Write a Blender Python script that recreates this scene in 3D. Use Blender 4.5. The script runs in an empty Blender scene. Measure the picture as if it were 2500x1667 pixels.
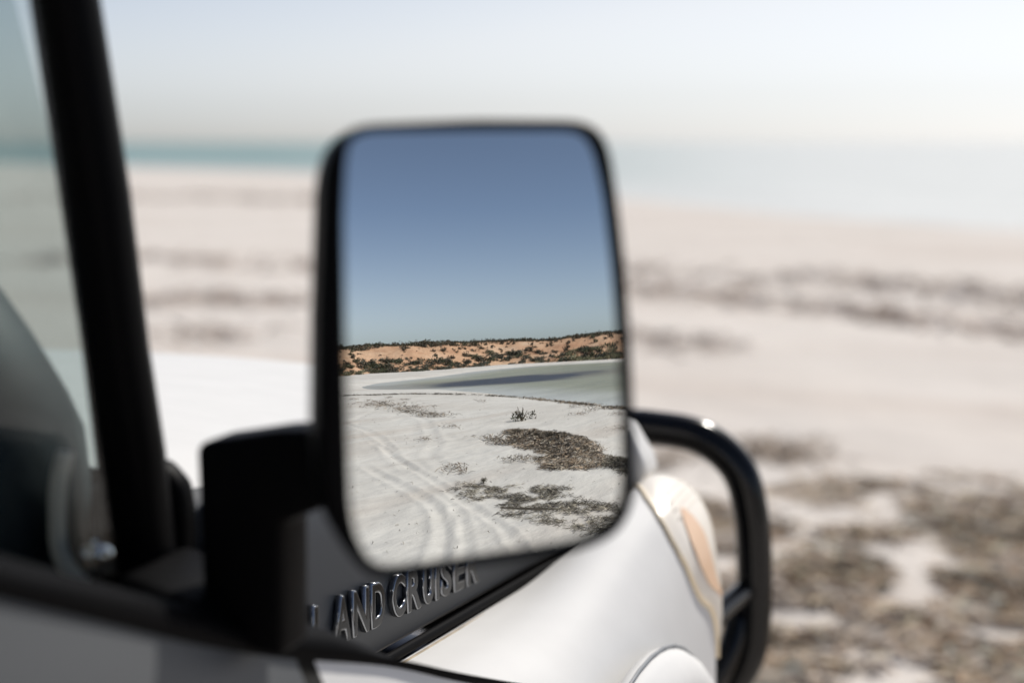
import bpy, bmesh, math, random
import numpy as np
from mathutils import Vector, Matrix
R = math.radians
random.seed(7); rng = np.random.default_rng(7)
sc = bpy.context.scene
COL = sc.collection

# ------------------------------------------------------------------ camera
cam_d = bpy.data.cameras.new('camera'); cam = bpy.data.objects.new('camera', cam_d); COL.objects.link(cam)
CAM = Vector((1.30, -0.90, 1.50)); YAW, PITCH = R(-20), R(-7.97)
fw = Vector((math.sin(YAW)*math.cos(PITCH), math.cos(YAW)*math.cos(PITCH), math.sin(PITCH)))
cam.location = CAM; cam.rotation_euler = fw.to_track_quat('-Z', 'Y').to_euler()
cam_d.lens = 50; cam_d.sensor_width = 36; cam_d.clip_start = .02; cam_d.clip_end = 20000
cam_d.dof.use_dof = True; cam_d.dof.focus_distance = 1.45; cam_d.dof.aperture_fstop = 2.05
sc.camera = cam

# ------------------------------------------------------------------ sky, sun, exposure
SUN_HEAD, SUN_EL = R(13), R(46)
w = bpy.data.worlds.new('World'); sc.world = w; w.use_nodes = True
nt = w.node_tree; nt.nodes.clear()
sky = nt.nodes.new('ShaderNodeTexSky'); sky.sky_type = 'NISHITA'; sky.sun_disc = False
sky.sun_elevation = SUN_EL; sky.sun_rotation = SUN_HEAD
sky.air_density = 0.85; sky.dust_density = 6.0; sky.ozone_density = 2.5; sky.altitude = 2500
bg = nt.nodes.new('ShaderNodeBackground'); bg.inputs[1].default_value = .100
wo = nt.nodes.new('ShaderNodeOutputWorld')
hs_ = nt.nodes.new('ShaderNodeHueSaturation'); # bright haze loses its colour, the clear deep sky keeps it
bw_ = nt.nodes.new('ShaderNodeRGBToBW'); mr_ = nt.nodes.new('ShaderNodeMapRange')
nt.links.new(sky.outputs[0], bw_.inputs[0]); nt.links.new(bw_.outputs[0], mr_.inputs[0]); nt.links.new(mr_.outputs[0], hs_.inputs['Saturation'])
for k_, v_ in ((1, 2.2), (2, 6.5), (3, .80), (4, .22)): mr_.inputs[k_].default_value = v_
nt.links.new(sky.outputs[0], hs_.inputs['Color']); nt.links.new(hs_.outputs[0], bg.inputs[0]); nt.links.new(bg.outputs[0], wo.inputs[0])
sd = bpy.data.lights.new('sun', 'SUN'); sd.energy = 4.0; sd.angle = R(.53); sd.color = (1, .95, .88)
sun = bpy.data.objects.new('sun', sd); COL.objects.link(sun)
sv = Vector((math.sin(SUN_HEAD)*math.cos(SUN_EL), math.cos(SUN_HEAD)*math.cos(SUN_EL), math.sin(SUN_EL)))
sun.rotation_euler = sv.to_track_quat('Z', 'Y').to_euler(); sun.location = (20, 20, 30)
sc.view_settings.view_transform = 'Standard'; sc.view_settings.look = 'None'
sc.view_settings.exposure = 0.10; sc.view_settings.gamma = 1
sc.render.engine = 'CYCLES'; sc.cycles.use_denoising = True
sc.cycles.max_bounces = 10; sc.cycles.transparent_max_bounces = 12
sc.cycles.caustics_reflective = False; sc.cycles.caustics_refractive = False

# ------------------------------------------------------------------ helpers
def tag(o, label=None, cat=None, group=None, kind=None):
    if label: o['label'] = label
    if cat: o['category'] = cat
    if group: o['group'] = group
    if kind: o['kind'] = kind
    return o

def mobj(name, verts, faces, mat, parent=None, smooth=True, colors=None):
    me = bpy.data.meshes.new(name)
    verts = np.asarray(verts, dtype=np.float32)
    me.from_pydata(verts.tolist(), [], [list(map(int, f)) for f in faces])
    if colors is not None:
        a = me.color_attributes.new('tint', 'FLOAT_COLOR', 'POINT')
        a.data.foreach_set('color', np.asarray(colors, np.float32).ravel())
    if smooth: me.polygons.foreach_set('use_smooth', [True]*len(me.polygons))
    me.update()
    if mat: me.materials.append(mat)
    o = bpy.data.objects.new(name, me); COL.objects.link(o)
    if parent: o.parent = parent
    return o

def quadmesh(name, verts, quads, mat, parent=None, smooth=True, colors=None):
    """fast path for big all-quad meshes"""
    verts = np.asarray(verts, np.float32); quads = np.asarray(quads, np.int32)
    me = bpy.data.meshes.new(name)
    me.vertices.add(len(verts)); me.vertices.foreach_set('co', verts.ravel())
    n = len(quads); me.loops.add(n*4); me.loops.foreach_set('vertex_index', quads.ravel())
    me.polygons.add(n); me.polygons.foreach_set('loop_start', np.arange(0, n*4, 4, dtype=np.int32))
    me.polygons.foreach_set('loop_total', np.full(n, 4, np.int32))
    me.polygons.foreach_set('use_smooth', np.full(n, smooth, bool))
    if colors is not None:
        a = me.color_attributes.new('tint', 'FLOAT_COLOR', 'POINT')
        a.data.foreach_set('color', np.asarray(colors, np.float32).ravel())
    me.update(calc_edges=True); me.validate()
    if mat: me.materials.append(mat)
    o = bpy.data.objects.new(name, me); COL.objects.link(o)
    if parent: o.parent = parent
    return o

def bmobj(name, bm, mat, parent=None, smooth=False):
    me = bpy.data.meshes.new(name); bmesh.ops.recalc_face_normals(bm, faces=bm.faces)
    bm.to_mesh(me); bm.free()
    if smooth: me.polygons.foreach_set('use_smooth', [True]*len(me.polygons))
    me.materials.append(mat)
    o = bpy.data.objects.new(name, me); COL.objects.link(o)
    if parent: o.parent = parent
    return o

def rbox(name, lo, hi, mat, parent=None, bev=.008, seg=3):
    bm = bmesh.new(); bmesh.ops.create_cube(bm, size=1)
    lo, hi = Vector(lo), Vector(hi)
    for v in bm.verts: v.co = Vector([(lo[i]+hi[i])/2 + v.co[i]*(hi[i]-lo[i]) for i in range(3)])
    if bev: bmesh.ops.bevel(bm, geom=bm.edges[:], offset=bev, segments=seg, profile=.5, affect='EDGES')
    return bmobj(name, bm, mat, parent, True)

def grid_faces(nu, nv, closed_v=False):
    f = []
    for i in range(nu-1):
        for j in range(nv if closed_v else nv-1):
            k = (j+1) % nv
            f.append((i*nv+j, (i+1)*nv+j, (i+1)*nv+k, i*nv+k))
    return f

def loft(name, rings, mat, parent=None, closed=True, cap=True, smooth=True):
    n = len(rings[0]); v = [p for r in rings for p in r]; f = grid_faces(len(rings), n, closed)
    if cap and closed:
        f.append(tuple(range(n-1, -1, -1))); f.append(tuple((len(rings)-1)*n+j for j in range(n)))
    o = mobj(name, v, f, mat, parent, smooth)
    bm = bmesh.new(); bm.from_mesh(o.data); bmesh.ops.recalc_face_normals(bm, faces=bm.faces); bm.to_mesh(o.data); bm.free()
    return o

def smooth_path(pts, n):
    pts = [Vector(p) for p in pts]; out = []
    P = [2*pts[0]-pts[1]] + pts + [2*pts[-1]-pts[-2]]
    for i in range(1, len(P)-2):
        a, b, c, d = P[i-1], P[i], P[i+1], P[i+2]
        for k in range(n):
            t = k/n
            out.append(.5*((2*b)+(-a+c)*t+(2*a-5*b+4*c-d)*t*t+(-a+3*b-3*c+d)*t**3))
    out.append(pts[-1]); return out

def tube(name, pts, rad, mat, parent=None, n=20, sub=8):
    path = smooth_path(pts, sub) if sub > 1 else [Vector(p) for p in pts]
    rings = []; up = None
    for i, p in enumerate(path):
        t = (path[min(i+1, len(path)-1)] - path[max(i-1, 0)]).normalized()
        if up is None: up = t.orthogonal().normalized()
        up = (up - t*up.dot(t)).normalized(); s = t.cross(up)
        r = rad[0] + (rad[1]-rad[0])*i/(len(path)-1) if isinstance(rad, tuple) else rad
        rings.append([p + (up*math.cos(a)+s*math.sin(a))*r for a in [2*math.pi*k/n for k in range(n)]])
    return loft(name, rings, mat, parent)

# numpy value noise
_perm = rng.random((256, 256)).astype(np.float64)
def vnoise(x, y):
    xi = np.floor(x).astype(int); yi = np.floor(y).astype(int); fx = x-xi; fy = y-yi
    fx = fx*fx*(3-2*fx); fy = fy*fy*(3-2*fy)
    g = lambda a, b: _perm[a & 255, b & 255]
    return (g(xi, yi)*(1-fx)+g(xi+1, yi)*fx)*(1-fy)+(g(xi, yi+1)*(1-fx)+g(xi+1, yi+1)*fx)*fy - .5
def fbm(x, y, o=4):
    s = 0; a = 1
    for k in range(o):
        s = s + a*vnoise(x*2**k+17.3*k, y*2**k+5.1*k); a *= .5
    return s
def smst(a, b, x):
    t = np.clip((x-a)/(b-a), 0, 1); return t*t*(3-2*t)
def polydist(px, py, poly):
    """distance to an open polyline"""
    d = np.full(np.shape(px), 1e9)
    for (ax, ay), (bx, by) in zip(poly[:-1], poly[1:]):
        dx, dy = bx-ax, by-ay; L = dx*dx+dy*dy
        t = np.clip(((px-ax)*dx+(py-ay)*dy)/L, 0, 1)
        d = np.minimum(d, np.hypot(px-ax-t*dx, py-ay-t*dy))
    return d
def inpoly(px, py, poly):
    c = np.zeros(np.shape(px), bool)
    for (ax, ay), (bx, by) in zip(poly, poly[1:]+poly[:1]):
        c ^= ((ay > py) != (by > py)) & (px < (bx-ax)*(py-ay)/((by-ay) if by != ay else 1e-9)+ax)
    return c

# ------------------------------------------------------------------ materials
class NT:
    def __init__(s, name):
        s.m = bpy.data.materials.new(name); s.m.use_nodes = True; s.t = s.m.node_tree
        s.b = s.t.nodes['Principled BSDF']; s.out = s.t.nodes['Material Output']
    def n(s, typ, **kw):
        nd = s.t.nodes.new('ShaderNode'+typ)
        for k, v in kw.items():
            if k in nd.inputs.keys(): nd.inputs[k].default_value = v
            else: setattr(nd, k, v)
        return nd
    def l(s, a, b): s.t.links.new(a, b)
    def set(s, **kw):
        for k, v in kw.items(): s.b.inputs[k.replace('_', ' ')].default_value = v
        return s
    def noise(s, scale, detail=4, rough=.55, coord=None, dist=0):
        nd = s.n('TexNoise'); nd.inputs['Scale'].default_value = scale; nd.inputs['Detail'].default_value = detail
        nd.inputs['Roughness'].default_value = rough; nd.inputs['Distortion'].default_value = dist
        if coord: s.l(coord, nd.inputs['Vector'])
        return nd.outputs['Fac']
    def ramp(s, fac, stops):
        r = s.n('ValToRGB'); e = r.color_ramp.elements
        while len(e) < len(stops): e.new(.5)
        for el, (p, c) in zip(e, stops): el.position = p; el.color = (*c, 1) if len(c) == 3 else c
        s.l(fac, r.inputs[0]); return r.outputs[0]
    def bump(s, h, strength, dist, prev=None):
        b = s.n('Bump'); b.inputs['Strength'].default_value = strength; b.inputs['Distance'].default_value = dist
        s.l(h, b.inputs['Height'])
        if prev: s.l(prev, b.inputs['Normal'])
        return b.outputs[0]
    def mix(s, f, a, b):
        m = s.n('MixRGB')
        for i, v in enumerate((f, a, b)):
            if isinstance(v, (float, int)): m.inputs[i].default_value = v
            elif isinstance(v, tuple): m.inputs[i].default_value = (*v, 1)
            else: s.l(v, m.inputs[i])
        return m.outputs[0]
    def obj(s): return s.n('TexCoord').outputs['Object']

def m_sand():
    m = NT('white_sand'); co = m.obj()
    c = m.ramp(m.noise(.35, 6, .6, co), [(.3, (.61, .555, .50)), (.55, (.675, .625, .572)), (.75, (.715, .668, .615))])
    st = m.n('Mapping'); m.l(co, st.inputs['Vector']); st.inputs['Rotation'].default_value = (0, 0, R(35)); st.inputs['Scale'].default_value = (1, 2.4, 1)
    damp = m.ramp(m.noise(1.1, 5, .62, st.outputs[0]), [(.47, (0, 0, 0)), (.70, (1, 1, 1))])
    dm = m.n('Math', operation='MULTIPLY'); m.l(damp, dm.inputs[0]); dm.inputs[1].default_value = .42
    c = m.mix(dm.outputs[0], c, (.50, .46, .42))
    s2 = m.n('Mapping'); m.l(co, s2.inputs['Vector']); s2.inputs['Scale'].default_value = (.10, .75, 1); s2.inputs['Rotation'].default_value = (0, 0, R(-9))
    lt = m.ramp(m.noise(1.0, 6, .6, s2.outputs[0]), [(.50, (0, 0, 0)), (.66, (.55, .55, .55))])
    c = m.mix(lt, c, (.50, .42, .36))
    spk = m.ramp(m.noise(55, 2, .5, co), [(.70, (0, 0, 0)), (.76, (1, 1, 1))])
    sm = m.n('Math', operation='MULTIPLY'); m.l(spk, sm.inputs[0]); sm.inputs[1].default_value = .45
    c = m.mix(sm.outputs[0], c, (.30, .27, .23))
    m.l(c, m.b.inputs['Base Color']); m.set(Roughness=.95, Specular_IOR_Level=.15)
    b = m.bump(m.noise(2.0, 6, .58, st.outputs[0]), .45, .05)
    b = m.bump(m.noise(40, 4, .6, co), .4, .008, b)
    m.l(b, m.b.inputs['Normal']); return m.m

def m_dune():
    m = NT('orange_sand'); co = m.obj()
    c = m.ramp(m.noise(.25, 6, .6, co), [(.3, (.46, .255, .155)), (.5, (.56, .345, .22)), (.7, (.62, .43, .30))])
    c = m.mix(m.ramp(m.noise(1.6, 4, .6, co), [(.5, (0, 0, 0)), (.8, (.6, .6, .6))]), c, (.36, .18, .10))
    m.l(c, m.b.inputs['Base Color']); m.set(Roughness=1, Specular_IOR_Level=.1)
    m.l(m.bump(m.noise(3, 5, .6, co), .8, .15), m.b.inputs['Normal']); return m.m

def m_water():
    m = NT('shallow_water'); g = m.n('NewGeometry').outputs['Position']
    a = m.n('Attribute', attribute_name='tint')                     # bottom colour by depth, with sea glare painted in
    mp = m.n('Mapping'); m.l(g, mp.inputs[0]); mp.inputs['Scale'].default_value = (.10, .40, 1); mp.inputs['Rotation'].default_value = (0, 0, R(40))
    st = m.ramp(m.noise(1.3, 6, .6, mp.outputs[0]), [(.3, (.80, .80, .80)), (.7, (1.12, 1.12, 1.12))])
    mu = m.n('MixRGB', blend_type='MULTIPLY'); mu.inputs[0].default_value = 1; m.l(a.outputs['Color'], mu.inputs[1]); m.l(st, mu.inputs[2])
    m.l(mu.outputs[0], m.b.inputs['Base Color']); m.set(Roughness=.30, IOR=1.33, Specular_IOR_Level=.11)
    b = m.bump(m.noise(2.2, 4, .6, g), .6, .06); b = m.bump(m.noise(.3, 3, .6, g), .5, .2, b)
    m.l(b, m.b.inputs['Normal']); return m.m

def m_simple(name, col, rough=.5, spec=.5, coat=0, metal=0, var=None, bump=None):
    m = NT(name); co = m.obj()
    if var:
        c = m.ramp(m.noise(var[0], 5, .6, co), [(.3, tuple(v*(1-var[1]) for v in col)), (.7, tuple(min(1, v*(1+var[1])) for v in col))])
        m.l(c, m.b.inputs['Base Color'])
    else: m.set(Base_Color=(*col, 1))
    m.set(Roughness=rough, Specular_IOR_Level=spec, Coat_Weight=coat, Coat_Roughness=.05, Metallic=metal)
    if bump: m.l(m.bump(m.noise(bump[0], 3, .6, co), bump[1], bump[2]), m.b.inputs['Normal'])
    return m.m

def m_glass(name, tint, refl=.45):
    m = NT(name); t = m.n('BsdfTransparent'); t.inputs[0].default_value = (*tint, 1)
    g = m.n('BsdfGlossy'); g.inputs[0].default_value = (refl, refl, refl, 1); g.inputs['Roughness'].default_value = .02
    fr = m.n('Fresnel'); ge = m.n('NewGeometry')
    io = m.n('MapRange'); m.l(ge.outputs['Backfacing'], io.inputs[0]); io.inputs[3].default_value = 1.45; io.inputs[4].default_value = 1/1.45
    m.l(io.outputs[0], fr.inputs[0])
    mx = m.n('MixShader'); m.l(fr.outputs[0], mx.inputs[0]); m.l(t.outputs[0], mx.inputs[1]); m.l(g.outputs[0], mx.inputs[2])
    m.l(mx.outputs[0], m.out.inputs['Surface']); return m.m

def m_tint(name, rough=.8, trans=0, sat=1):
    m = NT(name); a = m.n('Attribute', attribute_name='tint'); m.l(a.outputs['Color'], m.b.inputs['Base Color'])
    m.set(Roughness=rough, Specular_IOR_Level=.2); return m.m

M = dict(
    sand=m_sand(), dune=m_dune(), water=m_water(),
    paint=m_simple('white_paint', (.695, .69, .675), .55, .12, 0, var=(9, .03)),
    grey=m_simple('door_painted_shade', (.088, .093, .098), .45, .25, 0),  # white door in shade; the shade is put into this grey
    panel=m_simple('grey_scuttle', (.22, .235, .25), .45, .4),
    side=m_simple('bonnet_painted_shade', (.034, .039, .047), .45, .25, 0),  # white bonnet side; its shade is put into the dark colour
    black=m_simple('black_plastic', (.003, .003, .0034), .48, .045, bump=(400, .12, .0006)),
    rubber=m_simple('black_rubber', (.003, .003, .0035), .55, .035),
    gloss=m_simple('gloss_black', (.0025, .0025, .003), .12, .22, 0),
    bar=m_simple('black_powder_coat', (.003, .0032, .0038), .18, .32, .05),
    mirror=m_simple('mirror_silver', (.795, .845, .85), .0, .5, 0, 1),
    dash=m_simple('dashboard_vinyl', (.045, .058, .064), .55, .3, var=(6, .25), bump=(150, .2, .002)),
    cream=m_simple('cream_plastic', (.85, .80, .70), .5, .4),
    chrome=m_simple('chrome', (.75, .80, .85), .12, .5, 0, 1),
    tan=m_simple('tan_sealant', (.33, .27, .19), .6, .3, var=(40, .4)),
    lens=NT('clear_lens').set(Base_Color=(.96, .89, .78, 1), Roughness=.28, Coat_Weight=.25).m,
    amber=NT('amber_reflector').set(Base_Color=(.89, .60, .39, 1), Roughness=.3, Coat_Weight=.2).m,
    yellow=NT('yellowed_seal').set(Base_Color=(.92, .77, .54, 1), Roughness=.4).m,
    edge=m_simple('polished_edge', (.30, .31, .33), .14, .5, 0, 1),
    tyre=m_simple('tyre_rubber', (.02, .02, .02), .8, .2, bump=(60, .5, .004)),
    steel=m_simple('white_steel_rim', (.6, .6, .58), .45, .4),
    windscreen=m_glass('windscreen_glass', (.84, .875, .87)),
    doorglass=m_glass('door_glass', (.87, .90, .895)),
    weed=m_tint('dried_seaweed', .85), leaf=m_tint('shrub_leaf', .75),
    bark=m_simple('bark', (.10, .075, .055), .9, .2),
)

# ------------------------------------------------------------------ the beach
MX, MY = 1.0, -.14                                    # ground under the wing mirror
lag_near = [(15.06, -7.27), (15.46, -8.23), (16.28, -9.77), (17.68, -12.16), (19.42, -15.2), (20.85, -18.46), (20.36, -20.67), (20.3, -22.4), (21.5, -25.0)]
far_shore = [(22.6, -26.6), (25.95, -29.2), (29.17, -30.2), (33.73, -31.52), (42.28, -35.23), (48.75, -36.02), (52.96, -34.45), (53.38, -30.26), (53.58, -26.98)]
shore = ([(-3000, 1500), (-600, 420), (-180, 150), (-68.8, 83.7), (-52.4, 75.6), (-34.8, 66), (-18, 50), (-9.3, 38.2), (-2.5, 29.5), (3, 25), (9, 18), (13, 8), (14.3, 0)]
         + lag_near + far_shore + [(56, -18), (64, -4), (85, 10), (160, 25), (3000, 100)])
land = shore + [(3000, -3000), (-3000, -3000)]
def sdist(x, y): return np.where(inpoly(x, y, land), 1, -1)*polydist(x, y, shore)

track1 = [(6.0, -6.2), (5.39, -4.92), (5.18, -4.45), (4.94, -4.01), (4.68, -3.66), (4.41, -3.35), (4.12, -3.09), (3.87, -2.88), (3.2, -2.4)]
track2 = [(7.6, -8.0), (5.9, -5.0), (5.28, -3.99), (5.0, -3.51), (4.76, -3.1), (4.64, -2.92), (4.3, -2.5), (3.6, -1.8)]
track3 = [(4.9, -3.7), (4.58, -3.31), (4.29, -3.04), (3.92, -2.69), (3.5, -2.2)]
track4 = [(9.6, -11.5), (8.56, -9.29), (8.13, -8.44), (7.48, -7.53), (6.78, -6.58), (6.2, -5.6)]
track5 = [(13, -13.5), (10.5, -9.6), (9.2, -8.2), (8.0, -6.9), (7.2, -6.3), (6.4, -5.2)]
track6 = [(14.5, -15.5), (12, -13), (9.8, -11.2), (8, -10.1), (6, -8.9)]

patchA = [(9.3, -6.44), (9.42, -6.31), (9.4, -5.87), (9.24, -5.43), (8.99, -4.91), (8.52, -4.39), (8.05, -3.97), (7.9, -3.94), (7.57, -3.68), (7.18, -3.44), (6.95, -3.4), (6.79, -3.53), (6.71, -3.75), (6.84, -3.98), (7.22, -4.2), (7.47, -4.5), (7.74, -4.5), (7.82, -4.78), (8.26, -5.13), (8.0, -5.14), (8.28, -5.49), (8.45, -5.75), (8.63, -5.73)]

def ground_z(x, y):
    s = sdist(x, y)
    z = -.30*smst(1.4, -1.6, s)-.7*smst(-1.5, -25, s)
    near = smst(60, 6, np.hypot(x-MX, y-MY))*smst(0, 6, s)
    z = z + near*(.05*fbm(x*.5, y*.5, 3) + .022*fbm(x*1.7+9, y*1.7, 3) + .012*fbm(x*5, y*5+3, 3))
    for tr, wd, dp in ((track1, .055, .011), (track2, .045, .008), (track3, .05, .006), (track4, .07, .010), (track5, .08, .007), (track6, .08, .006)):
        bx = (x > 2) & (x < 16) & (y < -1) & (y > -17)
        d = np.full(np.shape(x), 9.); d[bx] = polydist(x[bx], y[bx], tr)
        d = d + .03*vnoise(x*6, y*6)
        z = z - dp*np.exp(-(d/wd)**2) + dp*.8*np.exp(-((d-wd*1.9)/(wd*.7))**2)
    # soft mounds of sand under the seaweed
    d = polydist(x, y, patchA[:12]); z = z + .05*np.exp(-(d/.5)**2)*near
    return z

def make_ground():
    th = []
    def ang(head): return R(90-head)                   # heading (0 ahead, + right) to math angle
    heads = list(np.arange(-46, 8, .3)) + list(np.arange(8, 108, 2.5)) + list(np.arange(108, 152, .13)) + list(np.arange(152, 314, 2.5))
    hd = np.array(heads)
    rr = [0.0]; r = .7
    while r < 8000:
        rr.append(r); r *= 1.05 if r < 2.6 else 1.011 if r < 30 else 1.025 if r < 110 else 1.12
    rr = np.array(rr); na, nr = len(hd), len(rr)
    A, B = np.meshgrid(rr, np.radians(90-hd), indexing='ij')
    X = MX + A*np.cos(B); Y = MY + A*np.sin(B)
    Z = ground_z(X, Y)
    v = np.stack([X, Y, Z], -1).reshape(-1, 3)
    i = np.arange(nr-1)[:, None]; j = np.arange(na)[None, :]; k = (j+1) % na
    q = np.stack([i*na+j, i*na+k, (i+1)*na+k, (i+1)*na+j], -1).reshape(-1, 4)
    o = quadmesh('beach_ground', v, q[::1], M['sand'])
    me = o.data; me.flip_normals() if me.polygons[len(me.polygons)//2].normal.z < 0 else None
    tag(o, kind='structure'); return o
make_ground()

def make_sea():
    hd = np.concatenate([np.arange(-46, 8, .6), np.arange(8, 108, 2.), np.arange(108, 152, .25), np.arange(152, 314, 4.)])
    rr = [7.]
    while rr[-1] < 9000: rr.append(rr[-1]*(1.02 if rr[-1] < 90 else 1.15))
    rr = np.array(rr); na, nr = len(hd), len(rr)
    A, B = np.meshgrid(rr, np.radians(90-hd), indexing='ij'); X = MX+A*np.cos(B); Y = MY+A*np.sin(B)
    d = -sdist(X, Y)+1.2*fbm(X*.25, Y*.25, 3); ahead = smst(2, 22, Y)
    def mixc(f, a, b): return np.asarray(a)*(1-f[..., None])+np.asarray(b)*f[..., None]
    lag = mixc(smst(0, 4.5, d), (.52, .51, .47), (.33, .32, .225)); lag = lag*(1-.25*smst(3, 14, d))[..., None]
    bank = smst(R(-31), R(-6), np.arctan2(X-1.3, Y+.9))                                # haze and sun glare over the shallows painted as paler sea to the right
    sea = mixc(smst(0, 14, d), (.52, .54, .50), (.20, .31, .28)); sea = mixc(bank*.94, sea, (.71, .715, .68))
    c = mixc(ahead, lag, sea) if False else lag*(1-ahead[..., None])+sea*ahead[..., None]
    ca, sa = math.cos(R(21)), math.sin(R(21)); px, py = X-29.2, Y+20.6   # seagrass bed
    u = (px*ca+py*sa)/7.4; v = (-px*sa+py*ca)/3.7
    bed = smst(1.08, .66, np.hypot(u, v)+.45*fbm(X*.22, Y*.35, 3))
    ring = smst(1.5, .9, np.hypot(u, v)+.5*fbm(X*.3+5, Y*.4, 3))
    c = mixc(ring*.5, c, (.21, .175, .12)); c = mixc(bed, c, (.040, .036, .039))
    v = np.stack([X, Y, np.full_like(X, -.15)], -1).reshape(-1, 3)
    i = np.arange(nr-1)[:, None]; j = np.arange(na)[None, :]; k = (j+1) % na
    q = np.stack([i*na+j, (i+1)*na+j, (i+1)*na+k, i*na+k], -1).reshape(-1, 4)
    o = quadmesh('sea', v, q, M['water'], None, True, np.concatenate([c, np.ones(c.shape[:2]+(1,))], -1).reshape(-1, 4))
    if o.data.polygons[200].normal.z < 0: o.data.flip_normals()
    tag(o, kind='structure')
make_sea()

# ------------------------------------------------------------------ the dune behind the lagoon
foot = [(8, -62), (20, -50), (32.11, -41.0), (38.09, -43.38), (40.98, -41.4), (43.85, -41.2), (49.73, -41.9), (55.03, -42.0), (56.4, -39.3), (56.9, -34.8), (57, -30.06), (58.5, -26.5), (66, -12)]
fb = np.degrees(np.arctan2(np.array(foot)[:, 0]-MX, -(np.array(foot)[:, 1]-MY))); fr = np.hypot(np.array(foot)[:, 0]-MX, np.array(foot)[:, 1]-MY)
def rfoot(b): return np.interp(b, fb, fr)
def dune_pt(b, u):
    """b: bearing outward from straight back (degrees), u: metres behind the dune foot"""
    r = rfoot(b)+u; x = MX+r*np.sin(np.radians(b)); y = MY-r*np.cos(np.radians(b))
    H = 2.62 + .16*np.sin(b*.31) + .30*fbm(b*.21, u*0+3, 3) + .006*(b-50)
    wig = 1.6*fbm(b*.35, u*.08, 3)
    t = np.clip((u+wig)/15.0, 0, 1)
    z = -.12 + .12*smst(-1, .3, u) + H*(.22*smst(0, .3, t)+.78*smst(.12, 1, t)) + .34*fbm(x*.28, y*.28, 4)*smst(0, .2, t)
    z = z + .22*smst(16, 60, u)
    return x, y, z
def make_dune():
    bs = np.arange(5, 85, .16); us = np.concatenate([np.arange(-1.5, 20, .4), np.arange(20, 130, 5)])
    B, Uu = np.meshgrid(bs, us, indexing='ij'); X, Y, Z = dune_pt(B, Uu)
    v = np.stack([X, Y, Z], -1).reshape(-1, 3); nu = len(us)
    i = np.arange(len(bs)-1)[:, None]; j = np.arange(nu-1)[None, :]
    q = np.stack([i*nu+j, (i+1)*nu+j, (i+1)*nu+j+1, i*nu+j+1], -1).reshape(-1, 4)
    o = quadmesh('dune', v, q, M['dune'])
    if o.data.polygons[100].normal.z < 0: o.data.flip_normals()
    tag(o, kind='structure')
make_dune()

# ------------------------------------------------------------------ plants
LEAF = {'dark': [(.062, .058, .042), (.085, .075, .054), (.115, .094, .068), (.075, .062, .05)],
        'grey': [(.105, .10, .08), (.08, .082, .06), (.135, .125, .10), (.065, .065, .05)],
        'green': [(.06, .07, .04), (.085, .09, .055), (.10, .095, .065)],
        'straw': [(.26, .23, .15), (.20, .19, .12), (.13, .135, .08)]}
def leaf_cloud(n, size, flat, pal, leafsz, seed):
    g = np.random.default_rng(seed); v = []; c = []; q = []
    lobes = g.normal(0, .32, (6, 3)); lobes[:, 2] = np.abs(lobes[:, 2])*.8+.15
    for k in range(n):
        lb = lobes[g.integers(6)]; d = g.normal(size=3); d /= np.linalg.norm(d)
        p = lb + d*.36*g.random()**.4
        p = p*np.array([1, 1, flat]); p[2] = abs(p[2])
        a = g.normal(size=3); a /= np.linalg.norm(a); b = np.cross(a, g.normal(size=3)); b /= np.linalg.norm(b)
        a = a*leafsz*(.6+.8*g.random()); b = b*leafsz*.45; o = len(v)
        v += [p-a, p+b, p+a, p-b]; q.append((o, o+1, o+2, o+3))
        col = np.array(pal[g.integers(len(pal))])*(.7+.6*g.random()); c += [(*col, 1)]*4
    return np.array(v)*size, q, c
def stem_rods(n, h, r, seed):
    g = np.random.default_rng(seed); v = []; f = []
    for k in range(n):
        d = np.array([g.normal(0, .45), g.normal(0, .45), 1.0]); d /= np.linalg.norm(d); o = len(v); e = np.cross(d, [1, 0, .1]); e /= np.linalg.norm(e); e2 = np.cross(d, e)
        for t, rr in ((-.03, r), (h*(.7+.5*g.random()), r*.4)):
            for a in (0, 2.1, 4.2): v.append(d*t+(e*math.cos(a)+e2*math.sin(a))*rr)
        f += [(o, o+1, o+4, o+3), (o+1, o+2, o+5, o+4), (o+2, o, o+3, o+5)]
    return v, f
def shrub_mesh(name, pal, seed, n=150, flat=.8, leafsz=.13):
    v, q, c = leaf_cloud(n, 1.0, flat, LEAF[pal], leafsz, seed)
    o = quadmesh(name, v, q, M['leaf'], None, False, c); me = o.data; bpy.data.objects.remove(o); return me
small = [shrub_mesh('heath_shrub', p, 30+i) for i, p in enumerate(('dark', 'dark', 'grey', 'dark', 'green'))]
bigs = [shrub_mesh('foot_bush', p, 60+i, 210, .62, .10) for i, p in enumerate(('grey', 'green', 'grey', 'straw', 'dark'))]
def place(name, me, x, y, z, s, label, cat, group):
    o = bpy.data.objects.new(name, me); COL.objects.link(o); o.location = (float(x), float(y), float(z))
    o.rotation_euler = (0, 0, random.uniform(0, 6.28)); o.scale = (s, s, s*random.uniform(.75, 1.1)); tag(o, label, cat, group); return o
g = np.random.default_rng(5); cnt = 0
while cnt < 300:                                      # single heath shrubs on the open sand of the dune face
    b = g.uniform(35, 67); u = 2.2+13*g.random()**.85
    if vnoise(np.array(b*.9), np.array(u*.35)) < g.uniform(-.55, .30): continue
    x, y, z = dune_pt(np.array(b), np.array(u)); s = (.18+.60*g.random()**2.0)*(1.25 if u < 6 else .9)
    place('heath_shrub', small[g.integers(5)], x, y, z-.06*s, s, 'low dark heath shrub on the orange face of the dune', 'shrub', 'heath shrubs on the dune face'); cnt += 1
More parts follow.
